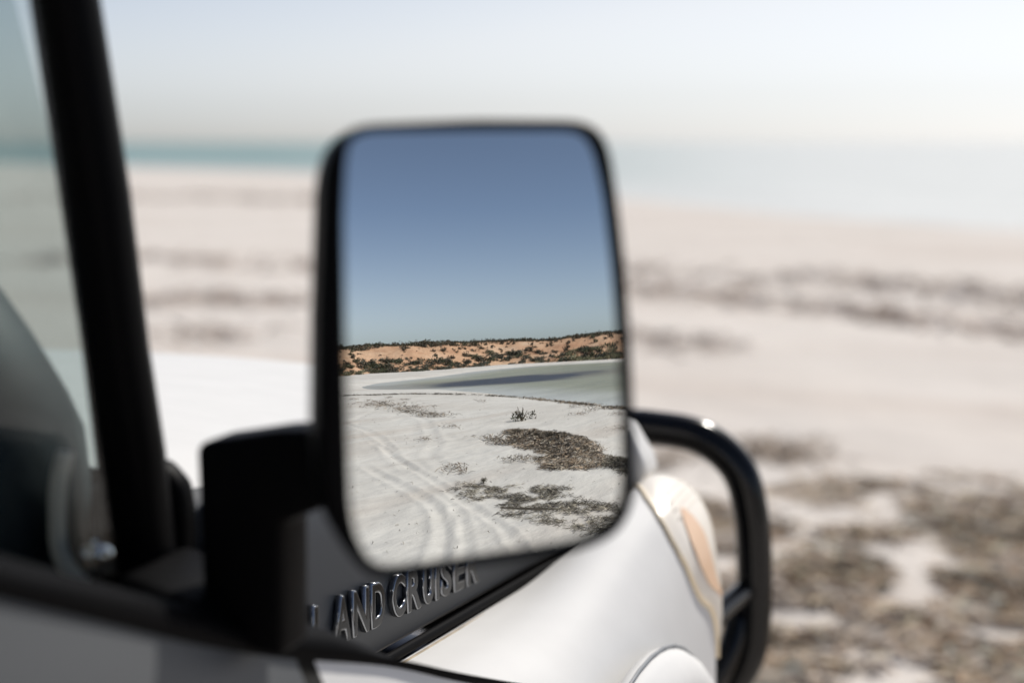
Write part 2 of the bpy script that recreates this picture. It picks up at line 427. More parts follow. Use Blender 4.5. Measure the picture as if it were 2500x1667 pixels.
for k in range(300):                                  # grey green bushes crowding the foot
    b = g.uniform(35, 67); u = g.random()**1.25*6.0-.2
    x, y, z = dune_pt(np.array(b), np.array(u)); s = .35+.85*g.random()**1.6
    me = bigs[3 if (b > 58 and g.random() < .45) else g.integers(5) if g.random() < .5 else g.integers(3)]
    place('foot_bush', me, x, y, z-.08*s, s, 'grey green bush in the scrub along the foot of the dune', 'bush', 'bushes at the dune foot')
def scrub_band():                                     # the unbroken heath along the crest
    V = []; Q = []; Cc = []; n0 = 0
    for k in range(2300):
        b = g.uniform(33, 69); u = g.uniform(11.8, 24)+2.0*vnoise(np.array(b*1.1), np.array(2.)); x, y, z = dune_pt(np.array(b), np.array(u))
        vv, q, c = leaf_cloud(26, g.uniform(.30, .85)*(1.4 if vnoise(np.array(b*2.3), np.array(9.)) > .33 else 1), .55, LEAF['dark' if g.random() < .75 else 'green'], .15, 1000+k)
        V.append(vv+np.array([x, y, z-.05])); Q.append(np.array(q)+n0); Cc += c; n0 += len(vv)
    o = quadmesh('crest_scrub', np.concatenate(V), np.concatenate(Q), M['leaf'], None, False, Cc)
    tag(o, 'dark unbroken heath scrub along the crest of the dune', 'scrub', kind='stuff')
scrub_band()
def beach_plant(x, y, s, seed, label):
    e = bpy.data.objects.new('beach_plant', None); COL.objects.link(e); e.location = (x, y, float(ground_z(np.array([x]), np.array([y]))[0])); tag(e, label, 'plant')
    v, q, c = leaf_cloud(170, s, .85, LEAF['green']+LEAF['dark'], .085, seed); quadmesh('foliage', v, q, M['leaf'], e, False, c)
    v, f = stem_rods(9, s*.8, .012*s/.3, seed); mobj('stems', v, f, M['bark'], e)
beach_plant(11.06, -7.45, .34, 3, 'small dark green plant standing alone on the white sand in the mirror')
beach_plant(5.94, -4.22, .085, 4, 'tiny green sprig at the edge of the thin seaweed litter in the mirror')
beach_plant(21.4, -28.4, .5, 5, 'small bush alone on the white far shore below the dune')

# ------------------------------------------------------------------ dried seaweed
WEED = np.array([(.20, .145, .10), (.13, .10, .075), (.27, .21, .155), (.085, .07, .055), (.34, .285, .22), (.055, .047, .042), (.17, .15, .13)])
WEEDG = np.array([(.125, .105, .08), (.18, .155, .12), (.085, .072, .06), (.24, .21, .165), (.055, .048, .042), (.14, .125, .10)])
def strands(P, zbase, L, wd, lift, tilt, pal, heading=None, spread=math.pi):
    n = len(P); hd = (rng.uniform(-spread, spread, n) + (0 if heading is None else heading))
    L = L*rng.uniform(.5, 1.5, n); wd = wd*rng.uniform(.6, 1.4, n)
    dx, dy = np.cos(hd), np.sin(hd); bend = rng.uniform(-.3, .3, n)
    el = rng.uniform(-tilt, tilt, n); roll = rng.uniform(-.9, .9, n)
    V = np.zeros((n, 6, 3))
    for k, t in enumerate((-.5, 0, .5)):
        cx = P[:, 0]+dx*L*t-dy*bend*L*(t*t)*2; cy = P[:, 1]+dy*L*t+dx*bend*L*(t*t)*2
        cz = zbase+np.sin(el)*L*t+(lift*rng.random(n) if k == 1 else 0)
        for s in (0, 1):
            sg = (s-.5)*wd*(1 if k == 1 else .55)
            V[:, k*2+s, 0] = cx-dy*sg*np.cos(roll); V[:, k*2+s, 1] = cy+dx*sg*np.cos(roll); V[:, k*2+s, 2] = cz+sg*np.sin(roll)
    b = np.arange(n)[:, None]*6
    Q = np.concatenate([b+np.array([[0, 2, 3, 1]]), b+np.array([[2, 4, 5, 3]])])
    col = pal[rng.integers(len(pal), size=n)]*rng.uniform(.65, 1.4, n)[:, None]
    col = np.repeat(np.concatenate([col, np.ones((n, 1))], 1), 6, 0)
    return V.reshape(-1, 3), Q, col
def weed_patch(poly, dens, L, wd, height, pal, edge=.12, clump=0.0, heading=None, spread=math.pi, cscale=2.0, tilt=.5):
    a = np.array(poly); lo, hi = a.min(0)-.2, a.max(0)+.2; n = int(dens*(hi[0]-lo[0])*(hi[1]-lo[1]))
    P = rng.uniform(lo, hi, (n, 2)); ins = inpoly(P[:, 0], P[:, 1], poly); d = polydist(P[:, 0], P[:, 1], list(poly)+[poly[0]])
    sdn = np.where(ins, d, -d)+.16*fbm(P[:, 0]*2.5, P[:, 1]*2.5, 3)
    keep = rng.random(n) < smst(-edge, edge, sdn)
    if clump: keep &= rng.random(n) < smst(-.25, .25, fbm(P[:, 0]*cscale, P[:, 1]*cscale, 3)+.5-clump)
    P = P[keep]; sdn = sdn[keep]
    z = ground_z(P[:, 0], P[:, 1])+.006+height*smst(0, .35, sdn)*rng.random(len(P))**.6*(1+.9*fbm(P[:, 0]*4, P[:, 1]*4, 2))
    V_, Q_, c_ = strands(P, z, L, wd, .02*tilt/.5, tilt, pal, heading, spread)
    c_[:, :3] *= np.repeat(np.clip(1+1.5*fbm(P[:, 0]*3.1+4, P[:, 1]*3.1, 3), .45, 1.9), 6)[:, None]; c_[:, :3] = np.minimum(c_[:, :3], (.58, .50, .42)); return V_, Q_, c_
def weed_line(pts, dens, width, L, wd, height, pal):
    P = [];
    for (ax, ay), (bx, by) in zip(pts[:-1], pts[1:]):
        ln = math.hypot(bx-ax, by-ay); n = max(2, int(ln*dens)); t = rng.random(n); o = rng.normal(0, width/2, n)
        nx, ny = -(by-ay)/ln, (bx-ax)/ln
        P.append(np.stack([ax+(bx-ax)*t+nx*o, ay+(by-ay)*t+ny*o], -1))
    P = np.concatenate(P); k = rng.random(len(P)) < smst(-.35, .15, fbm(P[:, 0]*1.3, P[:, 1]*1.3, 3)+.12); P = P[k]
    z = ground_z(P[:, 0], P[:, 1])+.006+height*rng.random(len(P))
    return strands(P, z, L, wd, .02, .5, pal)
def weed(name, parts, label=None, cat='seaweed', kind=None, group=None):
    V = np.concatenate([p[0] for p in parts]); o = 0; Q = []
    for p in parts: Q.append(p[1]+o); o += len(p[0])
    ob = quadmesh(name, V, np.concatenate(Q), M['weed'], None, False, np.concatenate([p[2] for p in parts]))
    return tag(ob, label, cat, group, kind)
weed('seaweed_heap', [weed_patch(patchA, 7500, .085, .009, .11, WEED*1.4, .15)], 'thick brown seaweed heap on white sand, largest clump in the mirror')
weed('seaweed_heap', [weed_patch([(7.62, -3.62), (7.6, -3.40), (7.4, -3.0), (7.0, -2.6), (6.7, -2.5), (6.8, -2.95), (7.0, -3.2), (7.15, -3.42)], 4200, .075, .008, .06, WEEDG*1.2, .12)], 'grey seaweed tail running off the mirror edge beside the brown heap')
patchB = [(5.57, -4.31), (5.90, -4.45), (5.88, -4.2), (5.85, -4.09), (5.95, -3.84), (6.04, -3.54), (6.07, -3.29), (5.86, -3.09), (5.73, -2.81), (5.69, -2.64), (5.57, -2.3), (5.3, -1.8), (4.9, -1.7), (4.75, -2.2), (4.9, -2.36), (4.98, -2.57), (5.01, -2.72), (5.17, -2.99), (5.05, -3.03), (4.98, -3.16), (5.22, -3.23), (5.3, -3.5), (5.35, -3.75), (5.45, -4.0)]
weed('seaweed_litter', [weed_patch(patchB, 5200, .050, .006, .018, WEEDG*1.5, .16, .47, R(40), .8, 6.0)], 'thin grey green seaweed litter scattered at the bottom right of the mirror')
wl = [(14.6, -20.4), (15.57, -18.77), (16.36, -18.13), (17.14, -16.02), (17.05, -15.26), (17.03, -14.36), (16.64, -12.41), (16.31, -11.17), (15.52, -9.5), (14.5, -8.06), (13.5, -6.78), (13.0, -5.5), (12.6, -4.2)]
weed('wrack_line', [weed_line(wl, 90, .09, .14, .016, .03, WEEDG), weed_line(wl[7:], 170, .30, .12, .018, .04, WEED*1.3)], 'thin dark tide line of seaweed along the lagoon edge in the mirror')
def tuft(c, r, n, pal=WEED, L=.22, wd=.022, h=.05):
    n = int(n*2.2); L *= .62; wd *= .5
    P = np.array(c)+rng.normal(0, 1, (n, 2))*np.array(r)
    return strands(P, ground_z(P[:, 0], P[:, 1])+.006+h*rng.random(n), L, wd, .03, .6, pal)
weed('seaweed_tangle', [tuft((12.91, -13.74), (.35, .40), 90), tuft((13.5, -14.7), (.3, .35), 40)], 'loose brown twig tangle on the sand, leftmost tangle in the mirror')
weed('seaweed_tangle', [tuft((12.5, -12.31), (.28, .35), 70, WEED[:4]), tuft((11.75, -11.5), (.2, .25), 50)], 'loose dark twig tangle right of the leftmost tangle in the mirror')
weed('seaweed_tangle', [tuft((11.25, -10.2), (.20, .28), 110, WEED, .2, .02, .09)], 'compact brown seaweed tuft below the twig tangles in the mirror')
weed('seaweed_tangle', [tuft((8.69, -6.24), (.10, .16), 60, WEED, .14), tuft((8.45, -5.85), (.09, .14), 70, WEED, .14)], 'small seaweed scraps at the left tip of the thick brown heap')
weed('seaweed_tangle', [tuft((7.22, -4.66), (.10, .14), 60, WEED, .13, .014)], 'small flat seaweed scrap below left of the thick brown heap')
weed('stick', [strands(np.array([[5.14, -3.02]]), np.array([.035]), .42, .022, .01, .1, WEED[3:4], R(47), .02)], 'dark straight stick lying in the thin seaweed litter', 'stick')
pts = []
for k in range(420):
    b = R(g.uniform(35, 68)); r = 3.2+17*g.random()**1.3; pts.append((MX+r*math.sin(b), MY-r*math.cos(b)))
pts = np.array(pts); pk = [strands(pts, ground_z(pts[:, 0], pts[:, 1])+.006, .032, .006, .015, .5, WEEDG)]
for c in [(14.34, -16.8), (14.2, -15.93), (14.66, -14.7), (15.3, -16.11), (14.64, -11.49), (12.03, -6.65), (12.72, -6.74), (13.51, -7.69), (11.99, -5.67), (10.24, -4.77), (9.6, -8.1), (8.1, -7.3), (6.3, -4.9), (6.5, -5.15)]:
    pk.append(tuft(c, (.07, .12), 16, WEED[:4], .16, .016))
weed('beach_debris', pk, 'scattered dark seaweed crumbs on the white sand', 'debris', 'stuff')
# ahead of the car
FIELD = np.array([(.46, .36, .27), (.38, .29, .215), (.54, .45, .36), (.24, .18, .13), (.60, .53, .45), (.34, .27, .21)])
BANDC = np.array([(.60, .52, .46), (.50, .42, .36), (.68, .61, .55)])
front = [(-.35, 4.7), (.03, 5.03), (.37, 5.05), (.69, 5.5), (1.06, 5.6), (1.9, 5.4), (3.2, 5.2), (3.4, 2.0), (2.2, 1.7), (1.25, 1.9), (.95, 2.4), (.3, 2.5), (-.2, 3.2)]
weed('seaweed_field', [weed_patch(front, 3400, .09, .016, .022, np.minimum(FIELD*np.array([1.75, 1.66, 1.52]), .8), .32, .485, None, math.pi, 4.0, .15)], 'wide bed of brown dried seaweed on the sand right of the bull bar', 'seaweed')
weed('seaweed_heap', [weed_patch([(.0, 5.8), (.02, 6.2), (.3, 6.25), (.42, 6.0), (.35, 5.75)], 1500, .09, .012, .03, FIELD*.9, .2)], 'small brown seaweed clump on the sand just beyond the bull bar bend', kind='stuff')
weed('seaweed_heap', [weed_patch([(-.3, 5.45), (-.3, 5.8), (.0, 5.75), (.0, 5.45)], 1300, .09, .012, .03, FIELD, .2, .4)], 'thin seaweed clump seen through the bull bar loop', kind='stuff')
def band(pts, dens, width, h=.06, label=None, pal=None):
    return weed('wrack_line', kind='stuff', parts=[weed_line(pts, dens*.26, width*1.15, .20, .035, h*.6, BANDC*(1 if pal is None else .9))], label=label)
band([(-5, 15.2), (-2.98, 14.85), (-1.25, 14.92), (.17, 14.67), (1.28, 13.51), (3, 12)], 420, .9, .06, 'faint seaweed band on the pale sand, upper of the two right of the mirror', WEEDG*1.5)
band([(-4.5, 13.4), (-2.53, 13.2), (-1.32, 12.77), (.01, 11.93), (.96, 11.02), (1.9, 10.6), (4, 9.5)], 420, .45, .08, 'brown seaweed line across the sand, lower of the two right of the mirror')
band([(-11, 14.2), (-9.34, 14.46), (-8.59, 15.1), (-6.81, 14.37), (-5, 14)], 380, .7, .06, 'brown seaweed band on the sand between pillar and mirror')
band([(-7, 10.4), (-6.41, 10.71), (-5.75, 10.95), (-5.0, 10.7)], 420, .45, .06, 'short brown seaweed strip above the bonnet left of the mirror')
band([(-5.3, 8.9), (-4.9, 8.6), (-4.4, 8.3)], 420, .45, .08, 'dark seaweed clump showing just over the bonnet edge')
band([(-24, 30), (-20.92, 30.7), (-20.35, 32.0), (-18.35, 33.0), (-15.69, 31.8), (-13, 30)], 420, 1.6, .15, 'long dark seaweed bank near the water left of the mirror', WEEDG*.8)
weed('wrack_line', [weed_line([(-1.7, 9.6), (-1.26, 9.42), (-.6, 9.2)], 110, .4, .16, .025, .03, BANDC)], 'light seaweed scatter on the sand above the bull bar', kind='stuff')

# ------------------------------------------------------------------ the car
car = bpy.data.objects.new('off_road_car', None); COL.objects.link(car)
tag(car, 'white off-road car with a black bull bar parked on the beach', 'car')

def ze(y): return 1.240-.125*y                        # bonnet shoulder height
def zg(y): return .985-(y-.387)*.095                  # shut line between bonnet and wing
XE = .66
# bonnet top
ys = [.02, .04, .1, .2, .35, .5, .65, .8, .95, 1.05, 1.10, 1.125, 1.14, 1.15]
xs = np.linspace(-1, 1, 33); V = []
for y in ys:
    for t in xs:
        z = ze(y)+.052*(1-abs(t)**2.4)-.012*smst(.93, 1, abs(t))
        if y > 1.09: z -= .05*((y-1.09)/.06)**2
        V.append((t*XE, y, z))
bonnet = mobj('bonnet', V, grid_faces(len(ys), len(xs)), M['paint'], car)
if bonnet.data.polygons[50].normal.z < 0: bonnet.data.flip_normals()
# bonnet sides: white panels with their shade painted in as dark grey
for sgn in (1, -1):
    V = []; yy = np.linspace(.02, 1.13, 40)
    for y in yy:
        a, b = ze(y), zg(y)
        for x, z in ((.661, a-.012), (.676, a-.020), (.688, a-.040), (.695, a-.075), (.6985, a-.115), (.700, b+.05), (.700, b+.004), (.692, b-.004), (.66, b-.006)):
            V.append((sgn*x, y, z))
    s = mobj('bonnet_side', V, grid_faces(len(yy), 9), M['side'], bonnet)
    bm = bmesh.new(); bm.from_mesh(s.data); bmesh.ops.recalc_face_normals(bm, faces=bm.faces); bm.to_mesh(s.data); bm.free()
    s['label'] = 'white side of the bonnet with its shade painted dark grey'
# raised lettering on the side of the bonnet
LET = [('L', .205, .231), ('A', .247, .281), ('N', .285, .321), ('D', .326, .358), ('C', .376, .407), ('R', .412, .450), ('U', .454, .482), ('I', .487, .498), ('S', .503, .533), ('E', .540, .573), ('R', .579, .619)]
def letter_mesh(ch):
    cu = bpy.data.curves.new('letter', 'FONT'); cu.body = ch; cu.size = 1; cu.extrude = .05; cu.offset = .005; cu.bevel_depth = .045; cu.bevel_resolution = 2
    o = bpy.data.objects.new('tmp', cu); COL.objects.link(o); bpy.context.view_layer.update()
    dg = bpy.context.evaluated_depsgraph_get(); me = bpy.data.meshes.new_from_object(o.evaluated_get(dg)); bpy.data.objects.remove(o)
    co = np.empty(len(me.vertices)*3); me.vertices.foreach_get('co', co); co = co.reshape(-1, 3)
    lo, hi = co.min(0), co.max(0); co = (co-lo)/(hi-lo); return me, co
for ch, y0, y1 in LET:
    me, co = letter_mesh(ch); y = y0+(y1-y0)*co[:, 0]; base = 1.020-(y-.342)*.128
    P = np.stack([.6995+.0075*co[:, 2], y, base+.047*co[:, 1]], -1); me.vertices.foreach_set('co', P.ravel()); me.update()
    me.materials.clear(); me.materials.append(M['gloss']); me.materials.append(M['edge'])
    for p_ in me.polygons: p_.material_index = 0 if p_.normal.x > .93 else 1
    o = bpy.data.objects.new('letter', me); COL.objects.link(o); o.parent = bonnet
# rubber seal and sealant line in the shut line
seal = [(.703, y, zg(y)-.010) for y in np.linspace(.05, 1.10, 24)]
tube('shut_line_seal', seal, .0058, M['rubber'], car, 10, 1)
tube('shut_line_sealant', [(p[0]+.010, p[1], p[2]-.009) for p in seal], .0032, M['tan'], car, 8, 1)

# front wings
SEC_MID = [(.706, .0), (.738, .004), (.785, .004), (.835, -.014), (.870, -.050), (.890, -.10), (.900, -.16), (.904, -.26), (.905, -.42)]
SEC_FRT = [(.706, .0), (.735, .052), (.785, .112), (.830, .106), (.856, .084), (.876, .045), (.889, -.022), (.896, -.08), (.899, -.24)]
def wing_pt(t, y, sgn=1, off=0.0):
    k = t*8; i = min(int(k), 7); fk = k-i
    def at(sec):
        p0 = sec[max(i-1, 0)]; p1, p2 = sec[i], sec[i+1]; p3 = sec[min(i+2, 8)]
        return [.5*(2*p1[c]+(p2[c]-p0[c])*fk+(2*p0[c]-5*p1[c]+4*p2[c]-p3[c])*fk*fk+(3*p1[c]-p0[c]-3*p2[c]+p3[c])*fk**3) for c in (0, 1)]
    a, b = at(SEC_MID), at(SEC_FRT); s = float(smst(.50, 1.12, y))
    x = a[0]+(b[0]-a[0])*s; z = zg(y)-.018+a[1]+(b[1]-a[1])*s
    if y > 1.06:                                       # round nose
        e = (y-1.06)/.12; x -= .05*e*e*t; z -= .06*e*e*(1-t)
    return (sgn*(x+off*.7), y+off*.5, z+off*.5)
for sgn in (1, -1):
    yy = np.concatenate([np.linspace(.03, 1.05, 90), np.linspace(1.06, 1.18, 14)]); tt = np.linspace(0, 1, 49)
    V = [wing_pt(t, y, sgn) for y in yy for t in tt]; F = []
    for i in range(len(yy)-1):
        for j in range(len(tt)-1):
            y, z = (yy[i]+yy[i+1])/2, V[i*49+j][2]
            if math.hypot(y-.58, z-.40) < .47 and z < .80: continue
            F.append((i*49+j, (i+1)*49+j, (i+1)*49+j+1, i*49+j+1))
    wing = mobj('front_wing', V, F, M['paint'], car)
    if (wing.data.polygons[10].normal.z < 0): wing.data.flip_normals()
    # flared arch lip
    rings = []
    for k in range(41):
        a = R(-12+204*k/40); ca, sa = math.cos(a), math.sin(a); ring = []
        for rr, x in ((.512, .893), (.514, .905), (.506, .922), (.488, .938), (.466, .945), (.450, .940), (.445, .925), (.455, .89)):
            ring.append((sgn*(x+.006*sa), .58+rr*ca, .40+rr*sa))
        rings.append(ring)
    fl = loft('arch_flare', rings, M['paint'], wing)
    tube('flare_seal', [(sgn*(.9085+.004*math.sin(R(-5+190*k/30))), .58+.5155*math.cos(R(-5+190*k/30)), .40+.5155*math.sin(R(-5+190*k/30))) for k in range(31)], .0022, M['panel'], fl, 8, 1)
    # wheel
    wh = mobj('wheel', *(lambda: ([], []))(), M['tyre'], car)
    prof = [(.11, .20), (.13, .30), (.125, .37), (.09, .395), (0, .40), (-.09, .395), (-.125, .37), (-.13, .30), (-.11, .20)]
    rings = [[(sgn*(.76+px), .58+rr*math.cos(a), .40+rr*math.sin(a)) for px, rr in prof] for a in [2*math.pi*k/40 for k in range(40)]]
    V = [p for r_ in rings for p in r_]; n = len(prof)
    mobj('tyre', V, [(i*n+j, ((i+1) % 40)*n+j, ((i+1) % 40)*n+j+1, i*n+j+1) for i in range(40) for j in range(n-1)], M['tyre'], wh)
    prof = [(.105, .205), (.06, .19), (.02, .12), (.05, .06), (.06, .001)]
    rings = [[(sgn*(.76+px), .58+rr*math.cos(a), .40+rr*math.sin(a)) for px, rr in prof] for a in [2*math.pi*k/40 for k in range(40)]]
    V = [p for r_ in rings for p in r_]; n = len(prof)
    mobj('rim', V, [(i*n+j, ((i+1) % 40)*n+j, ((i+1) % 40)*n+j+1, i*n+j+1) for i in range(40) for j in range(n-1)], M['steel'], wh)

# corner lamps wrapping the nose of each wing
def lamp(sgn):
    T = np.linspace(.16, .93, 34); S = np.linspace(0, 1, 18); V = []
    def yb(t): return float(np.interp(t, [.16, .25, .33, .41, .50, .58, .66, .73, .80, .88, .93], [1.07, 1.028, .976, .945, .932, .934, .950, .978, 1.015, 1.064, 1.10]))
    for t in T:
        for s in S:
            y = yb(t)+(1.185-yb(t))*s; edge = min(s*10, 1, (t-.16)*30+.15, (.93-t)*25+.15)
            V.append(wing_pt(t, min(y, 1.18), sgn, .004+.008*edge))
    lens = mobj('corner_lamp', V, grid_faces(len(T), len(S)), M['lens'], car)
    if lens.data.polygons[40].normal.x*sgn < 0: lens.data.flip_normals()
    tube('lamp_seal', [wing_pt(t, yb(t)-.003, sgn, .003) for t in T], .0034, M['yellow'], lens, 8, 1)
    A = np.linspace(.46, .85, 18); B = np.linspace(-.5, .5, 6)
    V = [wing_pt(t, yb(t)+(1.185-yb(t))*(.23+s*.27*math.sin(math.pi*(t-.46)/.39)**.7), sgn, .0140) for t in A for s in B]
    am = mobj('amber_reflector', V, grid_faces(len(A), len(B)), M['amber'], lens)
    for t in (.36, .40, .44, .48):
        tube('lens_rib', [wing_pt(t+.03*s, yb(t)+(1.18-yb(t))*s, sgn, .0125) for s in np.linspace(.12, .95, 10)], .0011, M['lens'], lens, 6, 1)
lamp(1); lamp(-1)

# headlight surround between bonnet nose and lamps
def prism(name, prof, y0, y1, mat, parent, bev=.006):
    bm = bmesh.new(); a = [bm.verts.new((x, y0, z)) for x, z in prof]; b = [bm.verts.new((x, y1, z)) for x, z in prof]; n = len(prof)
    bm.faces.new(a); bm.faces.new(b[::-1])
    for i in range(n): bm.faces.new((a[i], b[i], b[(i+1) % n], a[(i+1) % n]))
    bmesh.ops.recalc_face_normals(bm, faces=bm.faces)
    if bev: bmesh.ops.bevel(bm, geom=bm.edges[:], offset=bev, segments=3, profile=.5, affect='EDGES')
    return bmobj(name, bm, mat, parent, True)
for sgn in (1, -1):
    pr = [(.40, 1.085), (.69, 1.088), (.742, 1.072), (.772, 1.025), (.778, 1.004), (.765, .99), (.70, .96), (.40, .96)]
    prism('headlight_surround', [(sgn*x, z) for x, z in pr], 1.13, 1.20, M['paint'], car)
    hl = prism('headlight_panel', [(sgn*x, z) for x, z in ((.36, .958), (.70, .958), (.70, .72), (.36, .72))], 1.12, 1.19, M['black'], car)
    bm = bmesh.new(); bmesh.ops.create_uvsphere(bm, u_segments=24, v_segments=12, radius=.09)
    for v in bm.verts: v.co = Vector((sgn*.53+v.co.x, 1.19+v.co.y*.25, .84+v.co.z))
    bmobj('headlight', bm, M['chrome'], hl, True)
gr = rbox('grille', (-.358, 1.12, .72), (.358, 1.175, 1.06), M['black'], car)
for k in range(5): rbox('grille_bar', (-.35, 1.172, .76+k*.058), (.35, 1.19, .785+k*.058), M['gloss'], gr, .004, 2)

# bull bar
bb = mobj('bull_bar', [], [], M['bar'], car)
Yb = 1.45
tube('hoop', [(-.60, Yb, 1.012), (-.70, Yb, 1.012), (-.79, Yb, 1.000), (-.852, Yb, .952), (-.876, Yb, .88), (-.884, Yb, .80), (-.886, Yb, .70), (-.878, Yb, .63), (-.845, Yb, .57), (-.78, Yb, .535), (-.6, Yb, .53), (0, Yb, .53), (.6, Yb, .53), (.78, Yb, .535), (.845, Yb, .57), (.878, Yb, .63), (.886, Yb, .70), (.884, Yb, .80), (.876, Yb, .88), (.852, Yb, .952), (.79, Yb, 1.000), (.70, Yb, 1.012), (.60, Yb, 1.012), (0, Yb, 1.02), (-.60, Yb, 1.012)], .0305, M['bar'], bb, 24, 8)
for x in (-.30, .30): tube('upright', [(x, Yb, .53), (x, Yb, .8), (x, Yb, 1.015)], .0285, M['bar'], bb, 20, 3)
for sgn in (-1, 1):
    tube('stay', [(sgn*.835, 1.17, .735), (sgn*.852, 1.30, .742), (sgn*.876, 1.44, .748)], .019, M['bar'], bb, 16, 4)
    tube('inner_brace', [(sgn*.862, Yb-.01, .70), (sgn*.852, Yb-.045, .64), (sgn*.825, Yb-.07, .585), (sgn*.78, Yb-.09, .55)], .021, M['bar'], bb, 16, 5)
rbox('bumper_channel', (-.84, 1.33, .44), (.84, 1.45, .60), M['bar'], bb, .02)

# windscreen, pillars, roof
def slab(name, q, th, mat, parent, smooth=False):
    q = [Vector(p) for p in q]; n = (q[1]-q[0]).cross(q[2]-q[0]).normalized()*th
    bm = bmesh.new(); a = [bm.verts.new(p) for p in q]; b = [bm.verts.new(p+n) for p in q]; k = len(q)
    bm.faces.new(a); bm.faces.new(b[::-1])
    for i in range(k): bm.faces.new((a[i], b[i], b[(i+1) % k], a[(i+1) % k]))
    return bmobj(name, bm, mat, parent)
slab('windscreen', [(-.655, .015, 1.245), (.655, .015, 1.245), (.60, -.105, 1.80), (-.60, -.105, 1.80)], -.005, M['windscreen'], car)
for sgn in (1, -1):
    L = [(1.08, .668, .718, -.018), (1.19, .665, .717, -.029), (1.275, .668, .717, -.039), (1.355, .668, .713, -.049), (1.465, .664, .711, -.062), (1.595, .659, .704, -.078), (1.80, .645, .690, -.104)]
    rings = []
    for z, a, b, y in L:
        c = [(a+.004, y+.022), (a, y+.006), (a+.006, y-.020), (b-.012, y-.026), (b-.003, y-.016), (b, y), (b-.006, y+.014), (b-.02, y+.024)]
        rings.append([(sgn*px_, py_, z) for px_, py_ in c])
    loft('windscreen_pillar', rings, M['black'], car)
rbox('roof', (-.69, -1.55, 1.80), (.69, -.08, 1.85), M['paint'], car, .02)
rbox('cab_back', (-.70, -1.56, .6), (.70, -1.50, 1.80), M['paint'], car, .01)
rbox('cab_floor', (-.70, -1.5, .50), (.70, .02, .56), M['black'], car, .005)
rbox('scuttle', (-.66, -.01, 1.10), (.66, .05, 1.236), M['black'], car, .01)
# wiper spindle corner showing past the pillar
prism('scuttle_end', [(.655, 1.10), (.712, 1.10), (.715, 1.225), (.712, 1.246), (.695, 1.262), (.66, 1.262)], -.012, .012, M['black'], car, .008)
prism('scuttle_panel', [(.69, 1.02), (.745, 1.04), (.752, 1.13), (.728, 1.225), (.70, 1.222), (.69, 1.20)], .03, .075, M['panel'], car, .006)

# doors
belt_low = [(.80, -1.40, 1.335), (.80, -.46, 1.330), (.80, -.40, 1.304), (.80, -.314, 1.263), (.80, -.228, 1.222), (.80, -.12, 1.171), (.808, -.016, 1.127), (.830, .092, 1.086), (.850, .174, 1.048), (.862, .26, 1.010), (.872, .35, .972), (.876, .43, .936)]
def door(sgn):
    bl = smooth_path(belt_low, 5); prof = [(0.0, .004), (.004, -.006), (.010, -.02), (.020, -.05), (.030, -.10), (.034, -.2), (.034, -.35), (.028, -.5), (.0, -.62)]
    def skin(name, pts, mat):
        V = []
        for p in pts:
            fade = 1-smst(.05, .43, p.y)
            for dx, dz in prof: V.append((sgn*(p.x+dx*fade), p.y, p.z+dz))
        o = mobj(name, V, grid_faces(len(pts), len(prof)), mat, car)
        if o.data.polygons[len(o.data.polygons)//2].normal.x*sgn < 0: o.data.flip_normals()
        return o
    d = skin('front_door', [p for p in bl if p.y < .005], M['grey'])  # shade on the white door is painted in by the grey colour
    skin('cowl_side', [p for p in bl if p.y > -.005], M['paint'])
    rings = []
    for p in bl:
        wd = .06-.047*smst(-.02, .13, p.y)
        hgt = .022-.017*smst(.02, .13, p.y)
        c = [(.003, 0), (.006, .006), (.004, hgt*.6), (-.004, hgt), (-wd, hgt+.010*(1-smst(.02, .13, p.y))), (-wd, -.03+.02*smst(.02, .13, p.y)), (-.004, -.010)]
        rings.append([(sgn*(p.x+a), p.y, p.z+b) for a, b in c])
    loft('belt_moulding', rings, M['rubber'], d)
    slab('door_glass', [(sgn*.712, -.094, 1.19), (sgn*.682, -.150, 1.80), (sgn*.690, -.95, 1.80), (sgn*.735, -.95, 1.30), (sgn*.734, -.40, 1.30)], .004, M['doorglass'], d)
    rbox('rear_frame', (min(sgn*.68, sgn*.74), -1.02, 1.28), (max(sgn*.68, sgn*.74), -.94, 1.82), M['black'], d)
    rbox('door_trim', (min(sgn*.64, sgn*.735), -.95, .60), (max(sgn*.64, sgn*.735), -.03, 1.16), M['black'], d, .01)
    return d
door_r = door(1); door(-1)

# wing mirror (convex, R = 1.35 m)
Mc = Vector((1.0040, -.1440, 1.3840)); n0 = Vector((.583, -.809, .079)).normalized()
ex = Vector((0, 0, 1)).cross(n0).normalized(); ey = n0.cross(ex); RC = 1.35
glass_o = [(-72.5, 112.4), (-68.4, 120.3), (-61.4, 123.2), (4.0, 124.1), (64.3, 124.3), (72.2, 121.0), (76.4, 112.1), (81.6, 85.4), (85.0, 47.0), (88.0, 0.5), (89.9, -43.8), (90.7, -77.8), (90.1, -96.1), (85.8, -107.6), (76.0, -114.8), (59.5, -120.1), (-1.9, -123.8), (-40.7, -126.3), (-58.4, -126.9), (-64.6, -123.6), (-69.4, -114.7), (-74.7, -101.0), (-76.6, -87.2), (-76.9, -47.5), (-76.8, 6.6), (-75.6, 74.9)]
outer_o = [(-86, 98), (-82, 112), (-74.5, 121.5), (-64, 127), (4.0, 130), (66, 130), (77.5, 126), (84, 114), (87.5, 85.4), (91, 47.0), (93.5, 0.5), (95, -43.8), (96, -78), (95, -99), (89.6, -112), (79, -120), (60, -125), (-2, -129.5), (-40.7, -132.5), (-60, -133), (-69.5, -128), (-77, -117), (-86, -100), (-92, -84), (-94, -45), (-91.5, 20)]
